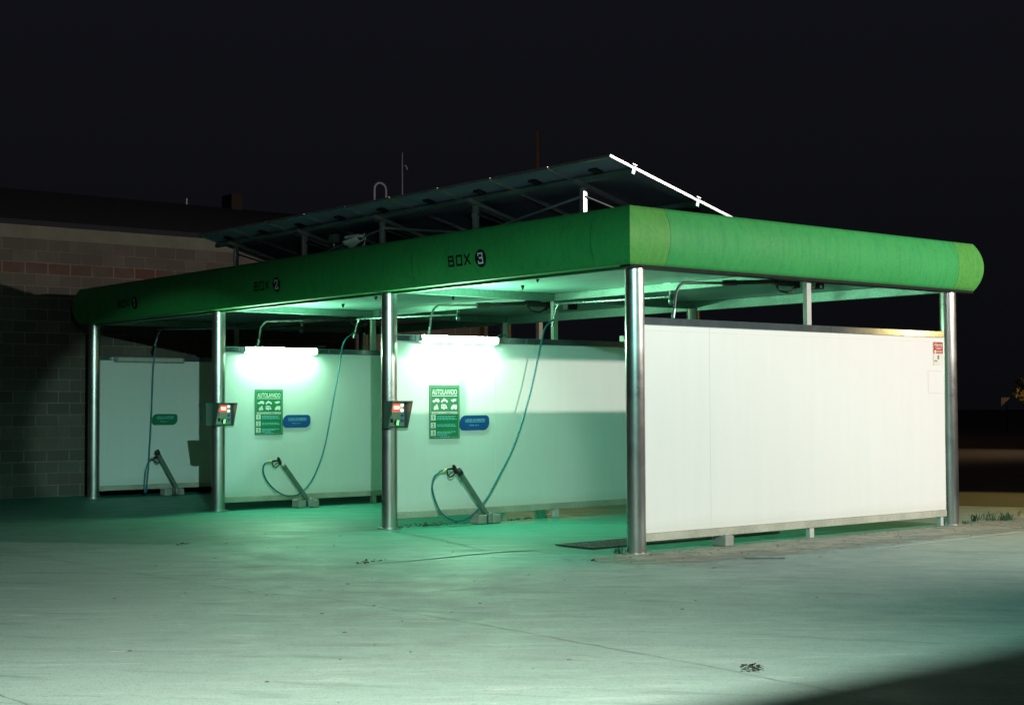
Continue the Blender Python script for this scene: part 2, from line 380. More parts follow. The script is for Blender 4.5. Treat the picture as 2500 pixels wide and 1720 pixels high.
# ------------------------------------------------------------------ canopy
can = thing('wash_canopy', 'long car wash canopy with a rounded green fascia on steel columns', 'canopy')
Z0, Z1, SAG = 2.985, 3.59, .095
X0, X1, Y0, Y1 = -3 * A - .15, .125, -.18, B + .39
def prof(k, n=16):
    """outward bulge and height along the bullnose profile"""
    c = (Z1 - Z0) / 2; r = (c * c + SAG * SAG) / (2 * SAG); z = Z0 + (Z1 - Z0) * k / n
    return math.sqrt(max(0, r * r - (z - Z0 - c) ** 2)) - (r - SAG), z
def bulge(z):
    c = (Z1 - Z0) / 2; r = (c * c + SAG * SAG) / (2 * SAG); return math.sqrt(max(0, r * r - (z - Z0 - c) ** 2)) - (r - SAG)
def fascia(p0, p1, m0, m1, mat, name):
    """run p0->p1, outward normal to the right of travel; m0/m1 mitre the ends"""
    p0 = Vector((*p0, 0)); p1 = Vector((*p1, 0)); d = (p1 - p0).normalized(); nrm = Vector((d.y, -d.x, 0)); n = 16
    P = [(-.16, Z0 + .0)] + [prof(k) for k in range(n + 1)] + [(-.2, Z1)]
    segs = max(1, int((p1 - p0).length / .5)); mb = MB(); vs = []; fs = []
    for s in range(segs + 1):
        for o, z in P:
            a = p0 + nrm * o - d * (o if m0 else 0); b = p1 + nrm * o + d * (o if m1 else 0)
            q = a.lerp(b, s / segs); vs.append((q.x, q.y, z))
    m = len(P)
    for s in range(segs):
        for k in range(m - 1): fs.append((s * m + k, (s + 1) * m + k, (s + 1) * m + k + 1, s * m + k + 1))
    mb.add(vs, fs, True); 
    mb.sm = [not (i % (m - 1) in (0, m - 2)) for i in range(len(fs))]
    o = mb.build(name, mat, can); return o
G = .004
fascia((X0 + .5, Y0), (-3.58 - G, Y0), 0, 0, M['green'], 'fascia'); fascia((-3.58, Y0), (X1 - .5 - G, Y0), 0, 0, M['green'], 'fascia')
fascia((X0, Y0), (X0 + .5 - G, Y0), 1, 0, M['green'], 'fascia_corner'); fascia((X1 - .5, Y0), (X1, Y0), 0, 1, M['green'], 'fascia_corner')
fascia((X1, Y0), (X1, Y0 + .5 - G), 1, 0, M['lime'], 'fascia_corner'); fascia((X1, Y0 + .5), (X1, Y1 - .45 - G), 0, 0, M['green'], 'fascia'); fascia((X1, Y1 - .45), (X1, Y1), 0, 1, M['lime'], 'fascia_corner')
fascia((X1, Y1), (X0, Y1), 1, 1, M['green'], 'fascia'); fascia((X0, Y1), (X0, Y0), 1, 1, M['green'], 'fascia')
MB().box(X0 + .17, X1 - .17, Y0 + .17, Y1 - .17, 3.47, 3.53).build('roof_deck', M['grey'], can)
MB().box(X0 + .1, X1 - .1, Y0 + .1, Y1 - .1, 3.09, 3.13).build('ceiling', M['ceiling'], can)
# black strip for the unlit fascia underside, shade put into its colour
MB().box(X1 - .16, X1 - .002, Y0 + .004, Y1 - .004, 2.955, 2.983).build('matt_black', M['matt_black'], can)
def beam(x0, x1, y0, y1, z0, z1):
    # channel: web with two flanges reads as an edge beam
    m = MB().bbox(x0, x1, y0, y1, z0, z1, .004); return m.build('beam', M['beam'], can)
beam(X0 + .2, -.06, -.03, .03, 2.955, 3.088)
beam(X0 + .2, -.06, B / 2 - .03, B / 2 + .03, 2.99, 3.088)
beam(X0 + .2, -.06, B - .03, B + .03, 2.955, 3.088)
for k in range(4): beam(-A * k - .04, -A * k + .04, .035 if k else -.03, B / 2 - .032, 2.985, 3.087)
for k in range(4): beam(-A * k - .04, -A * k + .04, B / 2 + .032, B - .032, 2.985, 3.087)
for k in range(4):
    for y in (0, B):
        x = -A * k + (.05 if k == 3 else 0)
        c = MB().cyl((x, y, .0), (x, y, 2.99), .1, 40).build('column', M['steel'], can)
        c.data.transform(Matrix.Translation((-x, -y, 0))); c.location = (x, y, 0)
        m = MB().cyl((0, 0, .004), (0, 0, .016), .15, 28)
        m.build('base_plate', M['galv'], c)
for x, y in [(-3.3, .3), (-2.6, .9), (-1.9, .3), (-1.2, 1.2), (-.6, .5), (-3.6, 1.5), (-2.1, 2.1), (-5.2, .4), (-6.2, 1.0), (-7.1, .4), (-7.8, 1.5), (-5.6, 1.9)]:
    MB().tube([(x, y, 3.089), (x, y, 3.06), (x, y, 3.03)], [.028, .02, .006], 8).build('ceiling_bolt', M['rubber'], can)

# "BOX n" lettering: squared strokes laid on the curved fascia
def stroke(mb, pts, w, place):
    for (x0, y0), (x1, y1) in zip(pts, pts[1:]):
        L = math.hypot(x1 - x0, y1 - y0); dx, dy = (x1 - x0) / L, (y1 - y0) / L; e = w / 2; n = max(1, int(L / .02))
        for k in range(n):
            a = -e if k == 0 else 0; b = e if k == n - 1 else 0
            q0 = (x0 + dx * (L * k / n + a), y0 + dy * (L * k / n + a)); q1 = (x0 + dx * (L * (k + 1) / n + b), y0 + dy * (L * (k + 1) / n + b))
            mb.add([place(q0[0] + dy * e, q0[1] - dx * e), place(q1[0] + dy * e, q1[1] - dx * e), place(q1[0] - dy * e, q1[1] + dx * e), place(q0[0] - dy * e, q0[1] + dx * e)], [(0, 1, 2, 3)])
GLY = {'B': [[(0, 0), (0, 1), (.72, 1), (.78, .9), (.78, .62), (.70, .53), (0, .53)], [(.70, .53), (.88, .42), (.88, .1), (.80, 0), (0, 0)]],
       'O': [[(0, .06), (0, .94), (.06, 1), (.84, 1), (.9, .94), (.9, .06), (.84, 0), (.06, 0), (0, .06)]],
       'X': [[(0, 0), (.9, 1)], [(0, 1), (.9, 0)]],
       '1': [[(.15, .82), (.42, 1), (.42, 0)]], '2': [[(0, .78), (0, .92), (.1, 1), (.66, 1), (.74, .9), (.74, .66), (.05, .1), (0, 0), (.76, 0), (.76, .18)]],
       '3': [[(0, .82), (0, 1), (.74, 1), (.74, .62), (.6, .53), (.25, .53)], [(.6, .53), (.78, .42), (.78, 0), (0, 0), (0, .18)]]}
for x0, dig in ((-2.83, '3'), (-7.35, '2'), (-11.75, '1')):
    for d in range(1):
        lift = lambda h: (lambda u, v: (u, Y0 - bulge(v) - h, v))
        for i, ch in enumerate('BOX'):
            mb = MB()
            for st in GLY[ch]: stroke(mb, [(x0 + i * .152 + px * .105, 3.18 + py *   .105) for px, py in st], .025, lift(.004))
            mb.build('letter', M['blackpaint'], can)
        cx, cz, r = x0 + .60, 3.225, .103
        mb = MB(); f = lift(.004); rings = 8; ns = 36; vs = [f(cx, cz)]; fs = []
        for q in range(1, rings + 1):
            for k in range(ns): vs.append(f(cx + r * q / rings * math.cos(2 * math.pi * k / ns), cz + r * q / rings * math.sin(2 * math.pi * k / ns)))
        for k in range(ns): fs.append((0, 1 + k, 1 + (k + 1) % ns))
        for q in range(rings - 1):
            for k in range(ns): fs.append((1 + q * ns + k, 1 + (q + 1) * ns + k, 1 + (q + 1) * ns + (k + 1) % ns, 1 + q * ns + (k + 1) % ns))
        disc = mb.add(vs, fs).build('number_disc', M['blackpaint'], can)
        mb = MB(); f = lift(.008)
        for st in GLY[dig]: stroke(mb, [(cx - .038 + px * .1, cz - .055 + py * .11) for px, py in st], .018, f)
        mb.build('numeral', M['white'], disc)

# ------------------------------------------------------------------ partition panels
def make_partition():
    t = thing('partition_panel', '', 'partition', (0, 0, 0), 0, 'partition panels between the wash bays')
    ya, yb = .02, 5.415
    MB().bbox(-.035, .035, ya, yb, .205, 2.372, .004).build('panel_sheet', M['panel'], t)
    m = MB().bbox(-.045, .045, ya, yb, 2.374, 2.452, .004); m.build('top_rail', M['rail'], t)
    m = MB().bbox(-.045, .045, ya, yb, .122, .203, .004); m.build('bottom_rail', M['dirtyrail'], t)
    s = MB()
    for x in (.0352, -.0367):
        for z in (.255, 2.315): s.box(x, x + .0013, ya + .002, yb - .002, z - .0025, z + .0025)
    s.build('edge_line', M['seam'], t)
    MB().bbox(-.03, .03, B / 2 - .04, B / 2 + .04, 2.453, 2.988, .004).build('upper_post', M['postm'], t)
    MB().bbox(-.03, .03, B / 2 - .04, B / 2 + .04, 0.005, .121, .004).build('foot', M['postm'], t)
    MB().bbox(-.03, .03, 5.30, 5.36, 0.005, .121, .004).build('foot', M['postm'], t)
    return t
pp = make_partition(); pp['label'] = 'white partition panel at the near end with the red alarm sticker on it'
pp2 = dup(pp, (-A, 0, 0), 'white partition panel behind the second column crossed by a bright band of light')
dup(pp, (-2 * A, 0, 0), 'white partition panel between the second and third columns carrying the second green poster')
dup(pp, (-3 * A, 0, 0), 'dim white partition panel at the far end with a small green sign')

for par, y in ((pp, 1.09), (pp2, 1.70)):
    MB().box(.0352, .0367, y - .0015, y + .0015, .21, 2.37).build('panel_seam', M['seam'], par)

# concrete feet under the panels, carrying the lance holders
def make_foot():
    t = thing('concrete_foot', '', 'concrete block', (0, 0, 0), 0, 'concrete feet under the panels')
    b = MB().bbox(-.10, .10, -.068, .068, .0, .118, .012); b.build('block', M['block'], t)
    MB().bbox(-.04, .06, -.03, .03, .1185, .125, .002).build('steel_pad', M['galv'], t)
    return t
fo = make_foot(); fo.location = (.01, 1.3, .006); fo['label'] = 'pale concrete block under the near white panel beside the dirt strip'
for k, nm in ((1, 'nearest lit panel'), (2, 'panel between second and third columns'), (3, 'dim far panel')):
    dup(fo, (-A * k + .16, 1.30, .006), 'concrete block in front of the leaning holder, under the ' + nm)
    dup(fo, (-A * k + .16, 1.535, .006), 'concrete block behind the leaning holder, under the ' + nm)

# ------------------------------------------------------------------ tube lights
def make_tube(mat):
    t = thing('tube_light', '', 'tube light', (0, 0, 0), 0, 'tube lights along the panel tops')
    MB().bbox(0, .075, -.645, .645, -.04, .05, .006).build('housing', M['grey'] if mat is M['tubeoff'] else M['whitepaint'], t)
    vs = []; fs = []; n = 14; ys = (-.62, .62)
    for y in ys:
        for k in range(n + 1):
            an = -math.pi / 2 + math.pi * k / n; vs.append((.076 + .05 * math.cos(an), y, .005 + .044 * math.sin(an)))
    for k in range(n): fs.append((k, k + 1, n + 2 + k, n + 1 + k))
    MB().add(vs, fs, True).build('diffuser', mat, t)
    for y in (-.646, .621):
        MB().bbox(.076, .128, y, y + .025, -.038, .048, .01).build('end_cap', M['grey'], t)
    MB().tube(spline([(.03, .64, .04), (.02, .74, .09), (.0, .85, .085)], 5), .007, 8).build('cable', M['rubber'], t)
    return t
tl = make_tube(M['tube']); tl.location = (-A + .047, 1.02, 2.40); tl['label'] = 'lit green-white tube light above the nearest green poster'
dup(tl, (-2 * A + .047, 1.0, 2.40), 'lit green-white tube light on the panel between second and third columns')
tf = make_tube(M['tubeoff']); tf.location = (-3 * A + .047, 1.0, 2.385); tf['label'] = 'unlit grey tube light on top of the far dark panel'

# ------------------------------------------------------------------ signs on the panels
def flat(name, polys, mat, parent, d=0.):
    """flat shapes facing +x: list of (verts2d, faces) in local (y,z), lifted by d"""
    m = MB()
    for vs, fs in polys: m.add([(d, u, v) for u, v in vs], fs)
    return m.build(name, mat, parent)
def rect(u0, u1, v0, v1): return ([(u0, v0), (u1, v0), (u1, v1), (u0, v1)], [(0, 1, 2, 3)])
def poly(pts): return (pts, [tuple(range(len(pts)))])
def disc2(u, v, r, n=14): return poly([(u + r * math.cos(2 * math.pi * k / n), v + r * math.sin(2 * math.pi * k / n)) for k in range(n)])
def at(tx, u, v): return ([(x + u, y + v) for x, y in tx[0]], tx[1])
def make_poster():
    t = thing('info_poster', '', 'poster', (0, 0, 0), 0, 'green instruction posters')
    W, H = .245, .345
    MB().box(0, .004, -W, W, -H, H).build('board', M['signgreen'], t)
    # thin border line
    b = .018; bw = .0025
    flat('border', [rect(-W + b, W - b, H - b - bw, H - b), rect(-W + b, W - b, -H + b, -H + b + bw), rect(-W + b, -W + b + bw, -H + b, H - b), rect(W - b - bw, W - b, -H + b, H - b)], M['seam'], t, .0062)
    flat('title', [at(text2d('AUTOLAVADO', .405, .068, .018), 0, .225), rect(-.205, .205, .205, .214)], M['white'], t, .0062)
    S = .0062
    # car
    car = [poly([(-.2, .135), (-.195, .148), (-.165, .155), (-.145, .172), (-.1, .172), (-.085, .155), (-.08, .14), (-.085, .132), (-.195, .132)]), disc2(-.172, .131, .012), disc2(-.103, .131, .012)]
    flat('pictogram', car, M['white'], t, S)
    moto = [disc2(-.043, .136, .0165), disc2(.036, .136, .0165), poly([(-.045, .148), (-.028, .168), (-.012, .163), (.012, .168), (.045, .148), (.03, .14), (-.02, .138)]), poly([(-.016, .165), (-.003, .165), (-.006, .182), (-.014, .182)])]
    flat('pictogram', moto, M['white'], t, S)
    boat = [poly([(.098, .158), (.125, .160), (.15, .170), (.198, .166), (.182, .153), (.197, .146), (.16, .138), (.11, .138)]), disc2(.14, .135, .010)]
    flat('pictogram', boat, M['white'], t, S)
    trac = [disc2(-.158, .045, .021), disc2(-.118, .047, .019), poly([(-.175, .055), (-.165, .078), (-.11, .082), (-.105, .055)]), rect(-.142, -.115, .08, .1)]
    flat('pictogram', trac, M['cream'], t, S)
    flat('pictogram', [poly([(-.057, .042), (-.057, .095), (-.048, .101), (.012, .1), (.028, .085), (.046, .042)]), disc2(-.012, .04, .012)], M['white'], t, S)
    flat('caravan_window', [rect(-.043, -.028, .07, .085)], M['darkgreen'], t, .0075); flat('caravan_door', [rect(-.002, .008, .052, .09)], M['darkgreen'], t, .0075)
    flat('pictogram', [poly([(.1, .04), (.103, .06), (.125, .085), (.14, .094), (.2, .094), (.2, .04)]), disc2(.122, .04, .012), disc2(.182, .04, .012)], M['white'], t, S)
    flat('heading_strip', [rect(-.21, .205, -.028, 0.003)], M['cream'], t, S)
    flat('heading', [at(text2d('FUNCIONAMIENTO', .38, .02, .01), 0, -.0225)], M['darkgreen'], t, .0075)
    for n, z in (('1', -.072), ('2', -.172), ('3', -.27)):
        nt = flat('number_tile', [rect(-.222, -.145, z - .037, z + .037)], M['cream'], t, S)
        flat('numeral', [at(text2d(n, None, .05, .02), -.184, z - .025)], M['darkgreen'], nt, .0076)
    rnd = random.Random(3)
    for z, L in ((-.054, .30), (-.075, .29), (-.096, .325), (-.164, .29), (-.185, .315), (-.257, .30), (-.275, .23), (-.295, .16), (-.322, 0)):
        u = -.122; ps = []
        if L == 0: u = -.075; L = .15
        end = u + L
        while u < end:
            wv = rnd.uniform(.02, .055); ps.append(rect(u, min(u + wv, end), z - .0045, z + .0045)); u += wv + .008
        flat('text_line', ps, M['cyan'], t, S)
    return t
po = make_poster(); po.location = (-A + .0375, .842, 1.466); po['label'] = 'green AUTOLAVADO instruction poster on the nearest lit panel'
dup(po, (-2 * A + .0375, .838, 1.466), 'green AUTOLAVADO poster on the farther lit panel beyond the second column')
def make_sign(mat, tmat, l1, l2):
    t = thing('lance_sign', '', 'sign', (0, 0, 0))
    W, H = .247, .098; pts = []
    for cx, cz, r, a0 in ((W - .055, H - .055, .055, 0), (-W + .1, H - .1, .1, 90), (-W + .055, -H + .055, .055, 180), (W - .1, -H + .1, .1, 270)):
        for k in range(9): an = R(a0 + 90 * k / 8); pts.append((cx + r * math.cos(an), cz + r * math.sin(an)))
    MB().prism(pts, lambda u, v, d: (.004 * d, u, v)).build('board', mat, t)
    flat('text_line', [at(text2d(l1, .33, .036, .012, .25), .008, .022), rect(-.157, .173, .008, .013)], tmat, t, .0062)
    flat('text_line', [at(text2d(l2, .15, .024, .008, .1), -.01, -.045)], tmat, t, .0062)
    return t
bs = make_sign(M['blue'], M['cyan'], 'LANZA DE PRESIÓN', 'Pasos 2 y 3'); bs.location = (-A + .0375, 1.337, 1.32); bs['label'] = 'blue LANZA DE PRESION sign on the nearest lit panel'; bs['group'] = 'blue lance signs'
dup(bs, (-2 * A + .0375, 1.332, 1.325), 'blue LANZA DE PRESION sign on the farther lit panel, between second and third columns')
gs = make_sign(M['signgreen'], M['cyan'], 'CEPILLO DE ESPUMA', 'Paso 1'); gs.name = 'brush_sign'; gs.location = (-3 * A + .0375, 1.33, 1.34); gs['label'] = 'small green rounded sign on the dim far panel'
# alarm sticker on the outer side of the near panel
t = thing('alarm_sticker', 'small red and cream Alarma sticker high at the right of the near white panel', 'sticker', (.0375, 5.283, 2.17))
MB().box(0, .003, -.105, .105, -.148, .148).build('board', M['cream'], t)
flat('red_field', [rect(-.1, .1, -.0, .145)], M['alarm'], t, .0045)
flat('title', [at(text2d('Alarma', .17, .04, .015), 0, .094)], M['cream'], t, .006)
flat('text_line', [rect(-.07, .08, .074, .080), rect(-.04, .055, .056, .064), rect(-.03, .08, .03, .036), rect(-.03, .08, .014, .02)], M['cream'], t, .006)
flat('emblem', [disc2(-.062, .025, .022)], M['cream'], t, .006)
flat('pictogram', [rect(-.016, .02, -.072, -.018), rect(-.09, -.02, -.1, -.085)], M['grey'], t, .0045)
flat('fine_print', [rect(-.08, .08, -.118, -.114), rect(-.08, .06, -.13, -.126)], M['ghost'], t, .0045)
# outline left by a removed notice
m = MB(); m.box(0, .001, 5.065, 5.37, 1.945, 1.957).box(0, .001, 5.065, 5.37, 1.667, 1.679).box(0, .001, 5.065, 5.079, 1.68, 1.944)
o = m.build('glue_outline', M['ghost'], None, (.0362, 0, 0)); tag(o, 'faint square glue outline below the alarm sticker on the near panel', 'glue mark')

# ------------------------------------------------------------------ control boxes
def make_box():
    t = thing('control_box', '', 'control box', (0, 0, 0), 0, 'coin control boxes on the columns')
    hw = .155; zt, zb = .17, -.17
    def side(y0, y1):
        return MB().prism([(.095, zb), (.185, zb), (.30, zt), (.095, zt)], lambda u, v, d: (u, y0 if d == 0 else y1, v))
    side(-hw, -hw + .012).build('cheek', M['box'], t); side(hw - .012, hw).build('cheek', M['box'], t)
    MB().box(.095, .30, -hw + .0122, hw - .0122, zt - .012, zt).build('hood', M['box'], t)
    MB().box(.095, .185, -hw + .0122, hw - .0122, zb, zb + .012).build('floor_plate', M['box'], t)
    MB().bbox(.095, .155, -hw + .013, hw - .013, zb + .0125, zt - .0125, .003).build('housing', M['box'], t)
    fp = MB().bbox(.156, .162, -.125, .115, zb + .02, zt - .022, .002).build('face_plate', M['face'], t)
    MB().bbox(.1622, .1655, -.078, .052, .035, .135, .003).build('display_halo', M['ledhalo'], t)  # glowing plate added for the red halo around the display
    MB().bbox(.166, .172, -.045, .03, .068, .105, .002).build('display', M['led'], t)
    MB().bbox(.1622, .166, -.112, -.06, .095, .135, .002).build('coin_label', M['bluebtn'], t)
    MB().box(.1622, .165, -.085, -.078, -.02, .05).build('coin_slot', M['black'], t)
    MB().box(.1622, .168, -.098, -.06, -.105, -.055).build('coin_return', M['black'], t)
    k = MB().cyl((.1625, .0, -.105), (.175, .0, -.105), .042, 20).build('selector', M['black'], t)
    MB().prism([(-.02, -.03), (.012, -.034), (.022, .03), (-.008, .034)], lambda u, v, d: (.1755 + .012 * d, u, -.105 + v)).build('selector_grip', M['button'], k)
    for z, mt in ((.115, 'whitelamp'), (.05, 'whitelamp'), (-.015, 'bluebtn'), (-.08, 'bluebtn')):
        MB().cyl((.1625, .078, z), (.176, .078, z), .02, 14).build('push_button', M[mt], t)
    MB().box(.085, .095, -.06, .06, -.12, .12).build('bracket', M['galv'], t)
    return t
cb = make_box(); cb.location = (-A, 0, 1.44); cb['label'] = 'control box with red lit display on the second column from the right'
dup(cb, (-2 * A, 0, 1.44), 'control box with red lit display facing right on the third column from the right')
c3 = dup(cb, (-2 * A, 0, 1.44), 'dark control box facing away on the left side of the third column', math.pi)

# ------------------------------------------------------------------ swivel booms, foam arms, hoses, guns
def make_boom(name, pivot, end, label):
    """ceiling swivel with a long pipe that bends down at its tip"""
    px, py, pz = pivot; ex, ey, ez = end
    t = thing(name, label, 'swivel boom', (px, py, pz), 0, 'overhead swivel booms')
    d = Vector((ex - px, ey - py, 0)); L = d.length; d.normalize()
    MB().box(-.07, .07, -.07, .07, .16, .175).cyl((0, 0, .03), (0, 0, .16), .022).build('ceiling_mount', M['galv'], t)
    MB().tube([(0, 0, -.1), (0, 0, -.085), (0, 0, -.084), (0, 0, -.02), (0, 0, -.019), (0, 0, .03)], [.016, .022, .036, .036, .028, .028], 14).build('swivel', M['chrome'], t)
    P = [Vector((0, 0, 0)), d * .3, d * (L - .12) + Vector((0, 0, ez - pz)), d * (L - .05) + Vector((0, 0, ez - pz - .015)), d * L + Vector((0, 0, ez - pz - .08)), d * (L + .04) + Vector((0, 0, ez - pz - .2))]
    MB().tube(spline(P, 6), .017, 10).build('pipe', M['chrome'], t)
    MB().cyl(P[-1], P[-1] + (P[-1] - P[-2]) * .8, .021, 10).build('ferrule', M['chrome'], t)
    return t, Vector((px, py, pz)) + P[-1]
b3, e3 = make_boom('hose_boom', (-A / 2, B / 2 + .03, 2.92), (-A + .22, 2.62, 2.93), 'steel swivel boom hanging from the ceiling of the nearest bay')
b2, e2 = make_boom('hose_boom', (-1.5 * A, B / 2 + .03, 2.92), (-2 * A + .22, 2.33, 2.93), 'steel swivel boom under the ceiling of the middle bay')
b1, e1 = make_boom('hose_boom', (-2.5 * A, B / 2 + .03, 2.92), (-3 * A + .25, 1.1, 2.93), 'dark swivel boom in the unlit far bay')

def make_foam_arm():
    t = thing('foam_arm', '', 'foam arm', (0, 0, 0), 0, 'foam arms pivoted beside the panels')
    MB().bbox(-.04, .06, .02, .10, -.06, .045, .004).build('pivot_bracket', M['black'], t)
    MB().cyl((0, .06, -.085), (0, .06, .07), .03, 14).build('pivot', M['black'], t)
    MB().tube([(0, .05, 0), (0, -.12, .0), (0, -.3, .0)], .045, 14).build('spring_housing', M['rubber'], t)
    MB().tube([(0, -.3, 0), (0, -.95, -.045)], .026, 12).build('sleeve', M['rubber'], t)
    MB().tube([(0, -.95, -.045), (0, -1.16, -.06)], .034, 12).build('grip', M['black'], t)
    P = spline([(0, -1.16, -.06), (0, -1.7, -.085), (0, -1.83, -.10), (0, -1.92, -.2), (0, -1.955, -.38)], 6)
    MB().tube(P, .016, 10).build('pipe', M['pipe'], t)
    MB().tube(spline([(.05, .02, -.05), (.03, -.06, -.115), (0, -.2, -.10), (0, -.26, -.04)], 5), .012, 8).build('loop_hose', M['rubber'], t)
    MB().cyl((0, -1.955, -.38), (0, -1.975, -.48), .02, 10).build('ferrule', M['chrome'], t)
    P = spline([(0, -1.975, -.48), (0, -2.0, -.75), (.02, -2.0, -1.2), (.03, -1.9, -1.8), (.06, -1.7, -2.2), (.03, -1.45, -2.35), (0, -1.3, -2.1), (0, -1.28, -1.9)], 8)
    MB().tube(P, .012, 8).build('hose', M['hose'], t)
    return t
fa = make_foam_arm(); fa.location = (-.28, 2.83, 2.965); fa['label'] = 'black foam arm with drooping hose behind the near white panel'
dup(fa, (-A - .28, 2.80, 2.965), 'foam arm ending in a drooping hose above the nearest lit tube light')
dup(fa, (-2 * A - .28, 2.80, 2.965), 'foam arm in the unlit far bay behind the third column')

def hose(pts, label):
    o = MB().tube(spline(pts, 10), .0125, 10).build('pressure_hose', M['hose'])
    return tag(o, label, 'hose', 'pressure hoses')
x = -A + .2
hose([tuple(e3), (x, 2.44, 2.6), (x, 2.366, 2.394), (x, 2.164, 1.706), (x, 1.909, 1.078), (x, 1.66, .678), (x + .01, 1.381, .312), (x + .02, 1.108, .102), (x + .03, .874, .066), (x + .02, .644, .187), (x, .528, .452), (x, .545, .62), (x, .64, .705), (x - .01, .715, .722)], 'blue hose looping down to the lance on the nearest lit panel')
x = -2 * A + .22
hose([tuple(e2), (x, 2.08, 2.55), (x, 1.988, 2.138), (x, 1.874, 1.593), (x, 1.723, .926), (x, 1.537, .489), (x, 1.317, .245), (x + .01, 1.099, .185), (x, .884, .262), (x, .706, .423), (x, .635, .579), (x, .66, .69), (x, .74, .715)], 'blue hose looping down to the lance on the panel between second and third columns')
x = -3 * A + .25
hose([tuple(e1), (x, 1.035, 2.5), (x, 1.0, 2.2), (x, .97, 1.4), (x, .925, .6), (x, .895, .25), (x + .02, .87, .1), (x + .02, .84, .1), (x, .85, .3), (x, .88, .52), (x, .95, .64), (x, 1.02, .675)], 'dark hose hanging straight down in front of the dim far panel')

def make_lance():
    """gun on a thin lance stuck in its tube; local origin at the gun's nose, lance pointing down +y"""
    t = thing('spray_gun', '', 'spray gun', (0, 0, 0), 0, 'pressure spray guns')
    f = lambda u, v, d: (-.016 + .032 * d, u, v)
    MB().tube(spline([(0, -.11, .035), (0, -.03, .045), (0, .01, .04)], 5), .015, 10).build('grip_tube', M['black'], t)
    MB().prism([(-.005, .085), (.012, .098), (.035, .075), (.06, .03), (.062, -.01), (.04, -.022), (.022, .005)], f).build('gun_body', M['black'], t)
    MB().prism([(.02, .066), (.035, .055), (.05, .022), (.038, .012), (.025, .03)], lambda u, v, d: (-.021 + .042 * d, u, v)).build('side_plate', M['red'], t)
    MB().tube(spline([(0, -.1, .03), (0, -.085, -.02), (0, -.06, -.055), (0, -.02, -.055), (0, .02, -.02), (0, .04, .0)], 5), .009, 8).build('trigger_guard', M['black'], t)
    MB().tube([(0, -.07, -.035), (0, .005, .01)], .007, 8).build('trigger', M['black'], t)
    MB().tube([(0, -.165, .02), (0, -.14, .028), (0, -.139, .028), (0, -.108, .035)], [.012, .012, .017, .017], 10).build('hose_fitting', M['brass'], t)
    MB().cyl((0, .05, -.005), (0, .145, -.13), .011, 10).build('lance_pipe', M['chrome'], t)
    return t
def make_holder(cap):
    t = thing('lance_holder', '', 'lance holder', (0, 0, 0), 0, 'tubular lance holders')
    MB().tube([(0, 0, .12), (0, -.43, .66)], .037, 16).build('holder_tube', M['holder'], t)
    if cap: MB().tube([(0, -.43, .66), (0, -.432, .662), (0, -.475, .716), (0, -.476, .717)], [.03, .046, .046, .03], 16).build('rubber_cap', M['black'], t)
    MB().bbox(-.05, .05, -.012, .045, .012, .125, .003).build('bracket', M['galv'], t)
    MB().add([(-.05, -.02, .1), (.05, -.02, .1), (.05, .07, .14), (-.05, .07, .14), (-.05, -.02, .106), (.05, -.02, .106), (.05, .07, .146), (-.05, .07, .146)], [(0, 1, 2, 3), (7, 6, 5, 4), (0, 4, 5, 1), (1, 5, 6, 2), (2, 6, 7, 3), (3, 7, 4, 0)]).build('splash_plate', M['galv'], t)
    return t
gn = make_lance(); gn.location = (-A + .2, .855, .69); gn['label'] = 'black spray gun with red plate above the capped lance holder on the nearest lit panel'
dup(gn, (-2 * A + .22, .885, .69), 'black spray gun on the open lance holder between second and third columns')
dup(gn, (-3 * A + .25, 1.12, .645), 'dark spray gun in front of the dim far panel')
h1 = make_holder(True); h1.location = (-A + .2, 1.41, 0); h1['label'] = 'leaning steel lance holder with black cap at the foot of the nearest lit panel'
h2 = make_holder(False); h2.location = (-2 * A + .22, 1.415, 0); h2['label'] = 'leaning steel lance holder without cap between second and third columns'
h3 = make_holder(True); h3.location = (-3 * A + .25, 1.44, 0); h3.rotation_euler = (R(-8), 0, 0); h3.location.z = .02; h3['label'] = 'dark lance holder leaning at the foot of the dim far panel'

# small devices
def junction(name, label, loc, mat, s=1.):
    t = thing(name, label, 'junction box', loc)
    MB().bbox(-.05 * s, .05 * s, -.07 * s, .07 * s, -.045 * s, .045 * s, .008).build('case', M[mat], t)
    MB().bbox(.051 * s, .058 * s, -.055 * s, .055 * s, -.03 * s, .03 * s, .002).build('lid', M[mat], t)
    MB().cyl((0, .071 * s, 0), (0, .11 * s, 0), .018 * s, 10).build('cable_gland', M['rubber'], t)
    return t
junction('junction_box', 'small junction box on the top rail of the nearest lit panel', (-A + .02, 4.12, 2.50), 'galv')
junction('junction_box', 'small black box under the ceiling of the middle bay', (-5.37, 3.9, 3.02), 'black', 1.3)
t = junction('motion_sensor', 'small black sensor with white lens under the near end of the ceiling', (-.2, 3.2, 2.95), 'black', 1.1); t['category'] = 'sensor'
MB().cyl((.066, 0, -.02), (.075, 0, -.02), .02, 12).build('lens', M['white'], t)

